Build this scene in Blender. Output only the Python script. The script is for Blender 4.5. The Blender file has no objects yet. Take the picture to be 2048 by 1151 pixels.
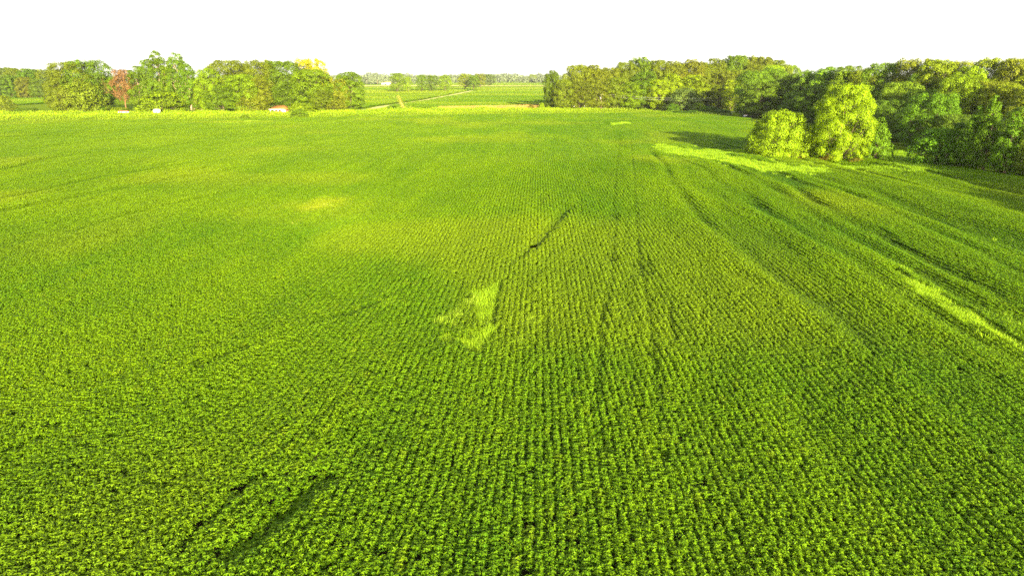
import bpy, math, random
import numpy as np
rng = np.random.default_rng(7)
random.seed(7)
sc = bpy.context.scene
C = sc.collection
R = math.radians

# ------------------------------------------------------------------ camera
CAM_H, FPX, CX, CY, PITCH = 16.0, 1365.0, 1024.0, 575.5, R(17.2)
cam = bpy.data.cameras.new('camera')
cam.sensor_width = 36.0
cam.lens = 36.0 * FPX / 2048.0
cam.clip_start, cam.clip_end = 0.1, 12000
camo = bpy.data.objects.new('camera', cam)
camo.location = (0, 0, CAM_H)
camo.rotation_euler = (math.pi / 2 - PITCH, 0, 0)
C.objects.link(camo)
sc.camera = camo

# ------------------------------------------------------------------ sky, sun, exposure
SUN_AZ, SUN_EL = 15.0, 11.5          # light travels towards +Y, turned AZ degrees to -X
w = bpy.data.worlds.new('World'); sc.world = w; w.use_nodes = True
nt = w.node_tree; nt.nodes.clear()
sky = nt.nodes.new('ShaderNodeTexSky'); sky.sky_type = 'NISHITA'; sky.sun_disc = False
sky.sun_elevation = R(SUN_EL); sky.sun_rotation = R(180 - SUN_AZ)
sky.dust_density = 1.5; sky.air_density = 1.0; sky.ozone_density = 1.0
hs = nt.nodes.new('ShaderNodeHueSaturation'); hs.inputs['Saturation'].default_value = 0.25
bg = nt.nodes.new('ShaderNodeBackground'); bg.inputs['Strength'].default_value = 0.10
wo = nt.nodes.new('ShaderNodeOutputWorld')
nt.links.new(sky.outputs[0], hs.inputs['Color']); nt.links.new(hs.outputs[0], bg.inputs[0]); nt.links.new(bg.outputs[0], wo.inputs[0])
sl = bpy.data.lights.new('sun', 'SUN'); sl.energy = 5.0; sl.angle = R(0.53); sl.color = (1.0, 0.88, 0.60)
so = bpy.data.objects.new('sun', sl)
so.rotation_euler = (R(90 - SUN_EL), 0, R(SUN_AZ))
so.location = (60, -100, 80)
C.objects.link(so)
sc.view_settings.view_transform = 'Standard'; sc.view_settings.look = 'None'
sc.view_settings.exposure = 2.62; sc.view_settings.gamma = 1.0
sc.view_settings.use_curve_mapping = False
sc.render.engine = 'CYCLES'
sc.cycles.use_denoising = False; sc.cycles.use_adaptive_sampling = False
sc.cycles.max_bounces = 6; sc.cycles.diffuse_bounces = 3; sc.cycles.transmission_bounces = 3
sc.cycles.volume_bounces = 1; sc.cycles.transparent_max_bounces = 4

# ------------------------------------------------------------------ pixel <-> ground
def ray(x, y):
    x = np.asarray(x, float); y = np.asarray(y, float)
    u = (x - CX) / FPX; v = (y - CY) / FPX
    return u, math.cos(PITCH) - v * math.sin(PITCH), -(math.sin(PITCH) + v * math.cos(PITCH))
def ground(x, y, z=0.0):
    dx, dy, dz = ray(x, y); t = (z - CAM_H) / dz
    return np.stack([dx * t, dy * t], -1)
def at_depth(x, y, Y):
    dx, dy, dz = ray(x, y); t = Y / dy
    return float(dx * t), float(Y), float(CAM_H + dz * t)

# ------------------------------------------------------------------ noise and geometry helpers
_tab = rng.random((256, 256))
def vnoise(x, y):
    x = np.asarray(x, float); y = np.asarray(y, float)
    xi = np.floor(x).astype(int); yi = np.floor(y).astype(int); fx = x - xi; fy = y - yi
    fx = fx * fx * (3 - 2 * fx); fy = fy * fy * (3 - 2 * fy)
    a = _tab[xi & 255, yi & 255]; b = _tab[(xi + 1) & 255, yi & 255]
    c = _tab[xi & 255, (yi + 1) & 255]; d = _tab[(xi + 1) & 255, (yi + 1) & 255]
    return (a * (1 - fx) + b * fx) * (1 - fy) + (c * (1 - fx) + d * fx) * fy
def inpoly(P, poly):
    x, y = P[:, 0], P[:, 1]; poly = np.asarray(poly, float); r = np.zeros(len(P), bool); n = len(poly)
    for i in range(n):
        x1, y1 = poly[i]; x2, y2 = poly[(i + 1) % n]
        c = ((y1 > y) != (y2 > y)) & (x < (x2 - x1) * (y - y1) / (y2 - y1 + 1e-12) + x1); r ^= c
    return r
def polydist(P, line):
    d = np.full(len(P), 1e9)
    for a, b in zip(line[:-1], line[1:]):
        a = np.asarray(a); b = np.asarray(b); ab = b - a
        t = np.clip(((P - a) @ ab) / (ab @ ab + 1e-9), 0, 1)
        d = np.minimum(d, np.hypot(*(P - a - t[:, None] * ab).T))
    return d
def sstep(a, b, x):
    t = np.clip((x - a) / (b - a), 0, 1); return t * t * (3 - 2 * t)

ROW_A = R(2.16)
def rowcoords(x, y):
    return x * math.cos(ROW_A) - y * math.sin(ROW_A), x * math.sin(ROW_A) + y * math.cos(ROW_A)
def terrain(x, y):
    x = np.asarray(x, float); y = np.asarray(y, float)
    s, r = rowcoords(x, y)
    k = 1 - sstep(215, 275, y)
    h = (vnoise(x / 38 + 3.3, y / 60 + 9.1) - .5) * 1.0 + (vnoise(x / 15 + 31, y / 30 + 17) - .5) * .45
    rt = sstep(8, 30, x) * (1 - sstep(120, 150, y))
    h = h + rt * (vnoise(s / 6.5 + 50, r / 50 + 3) - .5) * 1.5
    h = h + sstep(20, 60, -x) * (vnoise(x / 40 + 11, y / 9 + 5) - .5) * .45
    return h * k * sstep(4, 22, y)
def zt(x, y): return float(terrain(x, y))

def mesh_np(name, verts, faces, mat=None, attr=None, smooth=False):
    """faces: list of (n,k) int arrays; attr: {name: per-vertex floats}"""
    me = bpy.data.meshes.new(name)
    verts = np.asarray(verts, np.float32)
    fl = [np.asarray(f, np.int32) for f in faces if len(f)]
    loops = np.concatenate([f.ravel() for f in fl]); tot = np.concatenate([np.full(len(f), f.shape[1], np.int32) for f in fl])
    st = np.concatenate([[0], np.cumsum(tot)[:-1]]).astype(np.int32)
    me.vertices.add(len(verts)); me.vertices.foreach_set('co', verts.ravel())
    me.loops.add(len(loops)); me.loops.foreach_set('vertex_index', loops)
    me.polygons.add(len(tot)); me.polygons.foreach_set('loop_start', st)
    if smooth: me.polygons.foreach_set('use_smooth', np.ones(len(tot), bool))
    if attr:
        for k, a in attr.items():
            at = me.attributes.new(k, 'FLOAT', 'POINT'); at.data.foreach_set('value', np.asarray(a, np.float32))
    me.update(calc_edges=True); me.validate()
    if mat: me.materials.append(mat)
    return me
class MB:
    def __init__(s): s.v = []; s.f = {}; s.n = 0
    def add(s, v, f):
        v = np.asarray(v, float)
        for q in f: s.f.setdefault(len(q), []).append([i + s.n for i in q])
        s.v.append(v); s.n += len(v)
    def box(s, x0, x1, y0, y1, z0, z1):
        v = [(x, y, z) for z in (z0, z1) for x, y in ((x0, y0), (x1, y0), (x1, y1), (x0, y1))]
        s.add(v, [(3, 2, 1, 0), (4, 5, 6, 7), (0, 1, 5, 4), (1, 2, 6, 5), (2, 3, 7, 6), (3, 0, 4, 7)]); return s
    def tube(s, pts, rad, n=6, cap=True):
        pts = [np.asarray(p, float) for p in pts]; V = []
        for i, p in enumerate(pts):
            d = pts[min(i + 1, len(pts) - 1)] - pts[max(i - 1, 0)]; d = d / (np.linalg.norm(d) + 1e-9)
            a = np.cross(d, (1, 0, 0) if abs(d[0]) < .8 else (0, 1, 0)); a /= np.linalg.norm(a); b = np.cross(d, a)
            r = rad[i] if hasattr(rad, '__len__') else rad
            for k in range(n):
                t = 2 * math.pi * k / n; V.append(p + r * (math.cos(t) * a + math.sin(t) * b))
        F = []
        for i in range(len(pts) - 1):
            for k in range(n):
                F.append((i * n + k, i * n + (k + 1) % n, (i + 1) * n + (k + 1) % n, (i + 1) * n + k))
        if cap: F.append(tuple(range(n))[::-1]); F.append(tuple(range((len(pts) - 1) * n, len(pts) * n)))
        s.add(V, F); return s
    def mesh(s, name, mat, smooth=False):
        return mesh_np(name, np.concatenate(s.v), [np.array(f) for f in s.f.values()], mat, None, smooth)
def link(name, me, parent=None, loc=None):
    o = bpy.data.objects.new(name, me); C.objects.link(o)
    if parent: o.parent = parent
    if loc is not None: o.location = loc
    return o
def tag(o, label=None, cat=None, group=None, kind=None):
    if label: o['label'] = label
    if cat: o['category'] = cat
    if group: o['group'] = group
    if kind: o['kind'] = kind
    return o
def empty(name, loc, rz=0):
    o = bpy.data.objects.new(name, None); o.location = loc; o.rotation_euler = (0, 0, rz)
    o.empty_display_size = .5; C.objects.link(o); return o

# ------------------------------------------------------------------ materials
def newmat(name):
    m = bpy.data.materials.new(name); m.use_nodes = True; t = m.node_tree; t.nodes.clear()
    out = t.nodes.new('ShaderNodeOutputMaterial'); return m, t, out
def N(t, typ, **kw):
    n = t.nodes.new(typ)
    for k, v in kw.items(): setattr(n, k, v)
    return n
def mixc(t, fac, a, b, blend='MIX'):
    n = N(t, 'ShaderNodeMix', data_type='RGBA', blend_type=blend)
    for sock, val in ((n.inputs[0], fac), (n.inputs[6], a), (n.inputs[7], b)):
        if hasattr(val, 'is_linked') or hasattr(val, 'links'): t.links.new(val, sock)
        elif isinstance(val, (tuple, list)): sock.default_value = (*val[:3], 1)
        else: sock.default_value = val
    return n.outputs[2]
def mathn(t, op, a, b=0.0, c=None, clamp=False):
    n = N(t, 'ShaderNodeMath', operation=op, use_clamp=clamp)
    for i, val in enumerate((a, b, c)):
        if val is None: continue
        if hasattr(val, 'links'): t.links.new(val, n.inputs[i])
        else: n.inputs[i].default_value = val
    return n.outputs[0]
def noise(t, scale, detail=3, vec=None, rough=.55):
    n = N(t, 'ShaderNodeTexNoise'); n.inputs['Scale'].default_value = scale; n.inputs['Detail'].default_value = detail
    n.inputs['Roughness'].default_value = rough
    if vec is not None: t.links.new(vec, n.inputs['Vector'])
    return n.outputs[0]
def leaf_shader(t, out, col, trans=.28, rough=.6, spec=.12):
    p = N(t, 'ShaderNodeBsdfPrincipled'); p.inputs['Roughness'].default_value = rough; p.inputs['Specular IOR Level'].default_value = spec
    tr = N(t, 'ShaderNodeBsdfTranslucent'); mx = N(t, 'ShaderNodeMixShader'); mx.inputs[0].default_value = trans
    t.links.new(col, p.inputs['Base Color']); t.links.new(col, tr.inputs['Color'])
    t.links.new(p.outputs[0], mx.inputs[1]); t.links.new(tr.outputs[0], mx.inputs[2]); t.links.new(mx.outputs[0], out.inputs[0])
def crop_mat(name, dark, lite, yellow, trans=.34):
    m, t, out = newmat(name)
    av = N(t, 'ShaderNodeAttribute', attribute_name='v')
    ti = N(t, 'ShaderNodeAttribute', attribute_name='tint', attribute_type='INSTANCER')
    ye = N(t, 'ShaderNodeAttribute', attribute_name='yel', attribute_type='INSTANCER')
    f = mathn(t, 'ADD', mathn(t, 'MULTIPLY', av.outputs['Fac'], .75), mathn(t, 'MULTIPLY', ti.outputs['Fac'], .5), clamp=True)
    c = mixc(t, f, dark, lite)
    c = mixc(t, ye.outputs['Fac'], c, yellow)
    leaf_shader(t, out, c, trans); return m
def tree_leaf_mat(name):
    m, t, out = newmat(name)
    oi = N(t, 'ShaderNodeObjectInfo'); av = N(t, 'ShaderNodeAttribute', attribute_name='v')
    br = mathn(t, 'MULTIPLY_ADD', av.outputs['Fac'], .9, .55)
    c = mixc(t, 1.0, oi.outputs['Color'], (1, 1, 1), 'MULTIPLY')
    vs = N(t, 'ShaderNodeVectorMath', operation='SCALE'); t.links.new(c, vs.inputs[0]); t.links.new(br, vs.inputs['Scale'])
    leaf_shader(t, out, vs.outputs[0], .22, .6, .1); return m
def plain(name, col, rough=.8, nscale=None, col2=None, bump=0, spec=.3, metal=0):
    m, t, out = newmat(name); p = N(t, 'ShaderNodeBsdfPrincipled')
    p.inputs['Roughness'].default_value = rough; p.inputs['Specular IOR Level'].default_value = spec; p.inputs['Metallic'].default_value = metal
    tc = N(t, 'ShaderNodeTexCoord')
    if nscale:
        n = noise(t, nscale, 5, tc.outputs['Object'])
        t.links.new(mixc(t, mathn(t, 'MULTIPLY_ADD', n, 2.0, -.5, clamp=True), col, col2 or tuple(c * .6 for c in col)), p.inputs['Base Color'])
        if bump:
            b = N(t, 'ShaderNodeBump'); b.inputs['Strength'].default_value = bump; b.inputs['Distance'].default_value = .1
            t.links.new(n, b.inputs['Height']); t.links.new(b.outputs[0], p.inputs['Normal'])
    else: p.inputs['Base Color'].default_value = (*col, 1)
    t.links.new(p.outputs[0], out.inputs[0]); return m

M = {}
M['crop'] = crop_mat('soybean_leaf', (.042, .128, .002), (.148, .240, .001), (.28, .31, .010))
M['grass'] = crop_mat('weed_grass_blade', (.13, .25, .003), (.25, .38, .003), (.38, .38, .06), .35)
M['weed'] = crop_mat('roadside_weed_leaf', (.09, .16, .002), (.23, .33, .003), (.30, .24, .03), .3)
M['leaf'] = tree_leaf_mat('tree_leaf')
M['bark'] = plain('bark', (.10, .072, .045), .9, 3.0, (.05, .036, .024), .5, spec=0)
M['palebark'] = plain('pale_bark', (.26, .19, .11), .9, 2.0, (.15, .10, .06), .4, spec=0)
M['deadwood'] = plain('dead_wood', (.17, .085, .035), .9, 2.0, (.12, .058, .024), spec=0)
M['soil'] = plain('soil', (.045, .038, .018), .95, .8, (.03, .026, .012), .6, spec=0)
M['turf'] = plain('turf', (.09, .15, .006), .95, .12, (.11, .14, .012), .4, spec=0)
M['asphalt'] = plain('asphalt', (.16, .15, .14), .9, 2.0, (.12, .115, .11))
M['gravel'] = plain('gravel', (.34, .29, .22), .95, 1.2, (.24, .20, .14), .4, spec=0)
M['lane'] = plain('lane_dirt', (.42, .38, .17), .95, .15, (.34, .33, .10), spec=0)
M['stubble'] = plain('wheat_stubble', (.30, .26, .09), .95, .05, (.24, .22, .06), spec=0)
M['white'] = plain('white_paint', (.78, .76, .72), .6, 3.0, (.66, .64, .6))
M['tanroof'] = plain('tan_shingles', (.20, .095, .028), .85, 4.0, (.15, .07, .02), spec=0)
M['redwall'] = plain('red_brick', (.24, .075, .04), .9, 5.0, (.17, .055, .03))
M['greywood'] = plain('grey_wood', (.36, .32, .27), .85, 3.0, (.25, .22, .18))
M['dark'] = plain('dark_opening', (.02, .02, .02), .4)
M['redmetal'] = plain('red_brown_metal', (.16, .05, .035), .5)
M['glass'] = plain('window_glass', (.03, .035, .04), .1, spec=.6)
M['wire'] = plain('wire', (.4, .38, .34), .5)
M['grey'] = plain('grey_metal', (.55, .54, .52), .45, metal=.3)
M['orangeweed'] = crop_mat('dry_grass_blade', (.28, .18, .04), (.40, .28, .07), (.4, .3, .1), .3)

# ------------------------------------------------------------------ ground
FAR_EDGE = ground(*np.array([(-160, 248), (0, 246), (200, 244.5), (420, 242), (640, 238), (800, 234.5), (1000, 231.5), (1200, 229.5), (1335, 228.5), (1420, 233), (1500, 240)]).T)
RIGHT_EDGE = np.array([(86, 250), (80, 215), (74, 180), (62, 158), (47, 149), (51, 142), (60, 136), (70, 133), (74, 126), (80, 119), (84, 113), (80, 90), (78, 40), (60, 5)])
FIELD = np.concatenate([FAR_EDGE, RIGHT_EDGE, np.array([(-60, 5), (-230, 130)])])
def axis(fine0, fine1, step, far0, far1, g=1.22):
    a = list(np.arange(fine0, fine1 + .01, step)); d = step
    while a[-1] < far1: d *= g; a.append(a[-1] + d)
    d = step
    while a[0] > far0: d *= g; a.insert(0, a[0] - d)
    return np.array(a)
gx = axis(-240, 130, 2.5, -3400, 3400); gy = axis(-10, 330, 2.5, -400, 4200)
GX, GY = np.meshgrid(gx, gy); gz = terrain(GX, GY)
nx, ny = len(gx), len(gy)
idx = np.arange(nx * ny).reshape(ny, nx)
q = np.stack([idx[:-1, :-1], idx[:-1, 1:], idx[1:, 1:], idx[1:, :-1]], -1).reshape(-1, 4)
gv = np.stack([GX, GY, gz], -1).reshape(-1, 3)
me = mesh_np('ground', gv, [q], M['turf'], None, True); me.materials.append(M['soil'])
cen = gv[q].mean(1)[:, :2]
me.polygons.foreach_set('material_index', inpoly(cen, FIELD).astype(np.int32))
tag(link('ground', me), 'flat farm ground of soil and turf reaching the horizon', 'ground', kind='structure')

def ribbon(name, pts, width, mat, z, label, cat):
    pts = np.asarray(pts, float); P = []
    for a, b in zip(pts[:-1], pts[1:]):
        n = max(2, int(np.hypot(*(b - a)) / 6)); P += [a + (b - a) * i / n for i in range(n)]
    P.append(pts[-1]); P = np.array(P)
    T = np.gradient(P, axis=0); T /= np.linalg.norm(T, axis=1)[:, None]; Nn = np.stack([-T[:, 1], T[:, 0]], -1)
    wv = width * .5 * (1 + .12 * (vnoise(P[:, 0] / 9, P[:, 1] / 9) - .5))[:, None]
    L = P + Nn * wv; Rr = P - Nn * wv; V = np.concatenate([L, Rr])
    Vz = terrain(V[:, 0], V[:, 1]) + z; n = len(P); i = np.arange(n - 1)
    f = np.stack([i, i + n, i + n + 1, i + 1], -1)
    return tag(link(name, mesh_np(name, np.column_stack([V, Vz]), [f], mat, None, True)), label, cat, kind='structure')
ROAD = [(-330, 303), (-227, 326), (-110, 350), (-10, 366), (60, 352), (110, 329), (190, 318), (300, 314)]
ribbon('road', ROAD, 4.5, M['asphalt'], .06, 'narrow country road behind the roadside weeds', 'road')
ribbon('gravel_drive', [(112, 326), (106, 306), (102, 288)], 5.0, M['gravel'], .10, 'gravel drive leading from the road to the soybean field', 'drive')
LANE = ground(*np.array([(738, 220), (760, 214), (800, 208.5), (860, 199), (915, 188), (945, 181.5)]).T)
ribbon('field_lane', LANE, 5.0, M['lane'], .08, 'pale dirt lane crossing the field beyond the weeds', 'path')
ST = [(-330, 1130), (-160, 1130), (20, 1120), (90, 1150), (90, 1270), (-330, 1300)]
tag(link('stubble_strip', mesh_np('stubble_strip', [(x, y, .5) for x, y in ST] + [(x, y, -.1) for x, y in ST],
    [np.array([[0, 1, 2, 3, 4, 5]]), np.array([[i, (i + 1) % 6, 6 + (i + 1) % 6, 6 + i] for i in range(6)])], M['stubble'])),
    'pale tan strip of harvested grain in front of the far tree line', 'field', kind='structure')

# ------------------------------------------------------------------ scatter (ground cover) by geometry nodes
def proto_coll(name, meshes):
    c = bpy.data.collections.new(name)
    for i, m in enumerate(meshes): c.objects.link(bpy.data.objects.new('%s_%02d' % (name, i), m))
    return c
def scatter(name, P, rot, scl, var, tint, yel, coll, label, cat):
    me = bpy.data.meshes.new(name); n = len(P)
    me.vertices.add(n); me.vertices.foreach_set('co', np.asarray(P, np.float32).ravel())
    for k, typ, a, fld in (('rot', 'FLOAT_VECTOR', rot, 'vector'), ('scl', 'FLOAT_VECTOR', scl, 'vector'), ('var', 'INT', var, 'value'),
                           ('tint', 'FLOAT', tint, 'value'), ('yel', 'FLOAT', yel, 'value')):
        at = me.attributes.new(k, typ, 'POINT'); at.data.foreach_set(fld, np.asarray(a, np.int32 if typ == 'INT' else np.float32).ravel())
    me.update(); o = link(name, me)
    g = bpy.data.node_groups.new(name, 'GeometryNodeTree')
    g.interface.new_socket('Geometry', in_out='INPUT', socket_type='NodeSocketGeometry')
    g.interface.new_socket('Geometry', in_out='OUTPUT', socket_type='NodeSocketGeometry')
    gi = g.nodes.new('NodeGroupInput'); go = g.nodes.new('NodeGroupOutput')
    ip = g.nodes.new('GeometryNodeInstanceOnPoints'); ci = g.nodes.new('GeometryNodeCollectionInfo')
    ci.inputs['Collection'].default_value = coll; ci.inputs['Separate Children'].default_value = True; ci.inputs['Reset Children'].default_value = True
    ip.inputs['Pick Instance'].default_value = True
    def na(nm, typ):
        a = g.nodes.new('GeometryNodeInputNamedAttribute'); a.data_type = typ; a.inputs['Name'].default_value = nm; return a.outputs[0]
    er = g.nodes.new('FunctionNodeEulerToRotation')
    L = g.links.new
    L(gi.outputs[0], ip.inputs['Points']); L(ci.outputs[0], ip.inputs['Instance']); L(na('var', 'INT'), ip.inputs['Instance Index'])
    L(na('rot', 'FLOAT_VECTOR'), er.inputs[0]); L(er.outputs[0], ip.inputs['Rotation']); L(na('scl', 'FLOAT_VECTOR'), ip.inputs['Scale'])
    L(ip.outputs[0], go.inputs[0])
    md = o.modifiers.new('scatter', 'NODES'); md.node_group = g
    return tag(o, label, cat, kind='stuff')

def leaves(pos, nrm, along, length, width, v, six=False, fold=.25):
    """leaf blades: pos base (n,3), nrm normal, along direction"""
    n = len(pos); al = along - nrm * (along * nrm).sum(1)[:, None]; al /= np.linalg.norm(al, axis=1)[:, None] + 1e-9
    sd = np.cross(nrm, al); L = length[:, None]; W = width[:, None] * .5
    if six:
        k = [pos, pos + al * L * .3 + sd * W + nrm * W * fold, pos + al * L * .7 + sd * W * .62 + nrm * W * fold * .6, pos + al * L - nrm * L * .12,
             pos + al * L * .7 - sd * W * .62 + nrm * W * fold * .6, pos + al * L * .3 - sd * W + nrm * W * fold]
        V = np.stack(k, 1).reshape(-1, 3); b = np.arange(n)[:, None] * 6
        F = np.concatenate([b + [[0, 3, 2, 1]], b + [[0, 5, 4, 3]]]); return V, F, np.repeat(v, 6)
    k = [pos, pos + al * L * .5 + sd * W + nrm * W * fold, pos + al * L, pos + al * L * .5 - sd * W + nrm * W * fold]
    V = np.stack(k, 1).reshape(-1, 3); b = np.arange(n)[:, None] * 4
    F = np.concatenate([b + [[0, 2, 1]], b + [[0, 3, 2]]]); return V, F, np.repeat(v, 4)
def unit(a): return a / (np.linalg.norm(a, axis=-1, keepdims=True) + 1e-9)

SEG_W, SEG_L = .38, .60
def soy_segment(seed, six=True):
    g = np.random.default_rng(seed); pos = []; nr = []; al = []; le = []; wi = []; vv = []
    for k in range(8):                                   # plants in the row
        px, py = g.normal(0, .052), -SEG_L / 2 + SEG_L * (k + .5) / 8 + g.normal(0, .02)
        ph = .80 + g.normal(0, .035)
        for j in range(10):                              # trifoliate leaves
            u = (j + g.random()) / 10; hh = ph * (1 - .34 * u); th = g.random() * 6.283; rr = .02 + .15 * math.sqrt(g.random()) * (.4 + .6 * u)
            c = np.array([px + rr * math.cos(th), py + rr * math.sin(th), hh - .5 * rr * rr])
            tl = np.array([math.cos(th), math.sin(th), 0]) * (.1 + .4 * g.random())
            for q3 in (-1, 0, 1):
                a = th + q3 * (1.2 + .2 * g.random()); d = np.array([math.cos(a), math.sin(a), -.1 - .5 * g.random()])
                nv = tl + [0, 0, 1.0] + g.normal(0, .33, 3)
                pos.append(c); nr.append(nv); al.append(d); L = (.068 + .046 * g.random()) * (1 if q3 else 1.12)
                le.append(L); wi.append(L * (.40 + .12 * g.random())); vv.append(np.clip(.82 - .55 * u + g.normal(0, .18), 0, 1.25))  # v falls down the plant: canopy shade put into the leaf colour
    return leaves(np.array(pos), unit(np.array(nr)), unit(np.array(al)), np.array(le), np.array(wi), np.array(vv), six)
SV = [soy_segment(100 + i) for i in range(8)]; SVf = [soy_segment(200 + i, False) for i in range(8)]
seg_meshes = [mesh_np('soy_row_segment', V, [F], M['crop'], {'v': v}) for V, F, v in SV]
tile_meshes = []
for i in range(6):
    vs, fs, at, n = [], [], [], 0
    for a in (-.5, .5):
        for b in (-.5, .5):
            V, F, v = SVf[random.randrange(8)]; V = V * [random.choice((-1, 1)), random.choice((-1, 1)), 1] + [a * SEG_W, b * SEG_L, 0]
            vs.append(V); fs.append(F + n); at.append(v); n += len(V)
    tile_meshes.append(mesh_np('soy_tile', np.concatenate(vs), [np.concatenate(fs)], M['crop'], {'v': np.concatenate(at)}))
soy_coll = proto_coll('soy', seg_meshes + tile_meshes)

# sunken places, wheel tracks and weedy patches of the field, read off the photograph as directions to the ground
def gp(*pts): return ground(*np.array(pts, float).T, z=.6)
DIPS = [  # (polyline, half width m, remaining height)
    (gp((1066, 494), (1080, 474), (1104, 452), (1135, 414)), .7, .55), (gp((1063, 494), (1068, 489)), .35, .15), (gp((1075, 412), (1088, 393)), .6, .6),
    (gp((1240, 262), (1238, 290), (1232, 350), (1226, 420), (1219, 470), (1214, 512)), .22, .82),
    (gp((1260, 280), (1263, 300), (1268, 370), (1273, 450), (1282, 540)), .22, .82),
    (gp((1222, 430), (1218, 440)), .7, .5), (gp((1212, 508), (1220, 520)), .6, .4), (gp((1278, 520), (1284, 548)), .8, .5),
    (gp((1214, 600), (1200, 660), (1197, 740)), .2, .85), (gp((1380, 408), (1396, 432), (1428, 456)), .6, .75), (gp((1398, 436), (1412, 448)), .6, .6),
    (gp((1466, 545), (1530, 575), (1640, 600)), .8, .62), (gp((1510, 410), (1540, 436)), .8, .55), (gp((1590, 382), (1615, 398), (1640, 412)), .8, .5),
    (gp((1590, 432), (1640, 460)), .8, .6), (gp((1780, 478), (1850, 512), (1930, 550)), .7, .55), (gp((1760, 460), (1800, 490)), .6, .6), (gp((1840, 535), (1960, 600)), .9, .65),
    (gp((1450, 334), (1480, 349), (1500, 355)), .8, .5), (gp((1530, 344), (1560, 356)), .7, .6), (gp((1575, 358), (1600, 372)), .7, .6),
    (gp((364, 1100), (400, 1062), (425, 1030)), .10, .15), (gp((400, 1060), (470, 1000), (520, 960)), .2, -.6), (gp((462, 982), (488, 972)), .17, .1),
    (gp((465, 1112), (530, 1062), (600, 1000), (640, 965)), .55, -.62), (gp((588, 1000), (602, 980)), .2, .25), (gp((560, 1040), (590, 1015)), .2, .35),
    (gp((405, 738), (440, 722), (490, 702)), .45, .6), (gp((330, 975), (380, 950)), .4, .65), (gp((90, 862), (118, 850)), .25, .4), (gp((30, 900), (60, 890)), .22, .4),
    (gp((170, 780), (260, 745)), .4, .75), (gp((1190, 870), (1205, 900)), .3, .55), (gp((1320, 900), (1328, 920)), .3, .5), (gp((690, 640), (760, 610)), .35, .7),
    (gp((1700, 650), (1740, 690)), .4, .65), (gp((0, 272), (90, 266), (170, 272)), .9, .5), (gp((0, 335), (120, 310), (260, 296)), .7, .7), (gp((0, 395), (110, 372)), .7, .7),
    (gp((0, 425), (200, 380), (330, 360)), .6, .72), (gp((300, 262), (420, 255)), .8, .7), (gp((1090, 640), (1092, 700)), .2, .7), (gp((1340, 620), (1350, 700)), .2, .7)]
FURROWS = [(gp(*p), hw) for p, hw in (
    (((1352, 385), (1385, 420), (1430, 458), (1490, 500), (1560, 560), (1640, 602), (1760, 700)), .8), (((1470, 372), (1520, 415), (1570, 445), (1650, 495), (1710, 525), (1800, 590), (1900, 648), (2060, 745)), .8),
    (((1560, 352), (1610, 395), (1700, 442), (1790, 482), (1860, 515), (1940, 555), (2070, 622)), .9), (((1420, 322), (1470, 345), (1540, 378), (1600, 410), (1660, 450), (1760, 500), (1850, 545), (1960, 602), (2080, 670)), .9),
    (((1660, 372), (1740, 405), (1840, 445), (1950, 490), (2080, 560)), .8), (((1300, 300), (1330, 340), (1345, 372), (1400, 420)), .6), (((1600, 360), (1720, 395), (1860, 430), (2060, 500)), .7),
    (((1236, 420), (1228, 480), (1222, 560), (1204, 640), (1196, 740), (1188, 880)), .22), (((1272, 470), (1285, 550), (1300, 640), (1312, 760), (1330, 960)), .2), (((1140, 410), (1100, 460), (1064, 494), (1010, 540)), .5),
    (((-20, 338), (120, 312), (260, 297), (420, 282)), .8), (((-20, 398), (110, 372), (250, 345), (400, 322)), .8), (((-20, 430), (160, 392), (330, 360), (500, 332)), .7), (((-20, 275), (90, 268), (220, 262), (400, 256)), 1.2),
    (((-20, 300), (150, 285), (330, 270)), 1.0), (((80, 480), (260, 430), (480, 380)), .5), (((400, 740), (490, 702), (640, 650), (760, 608), (900, 540)), .3), (((330, 1110), (480, 975), (620, 860), (740, 760)), .25), (((20, 900), (120, 850), (260, 790)), .25))]
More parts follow.
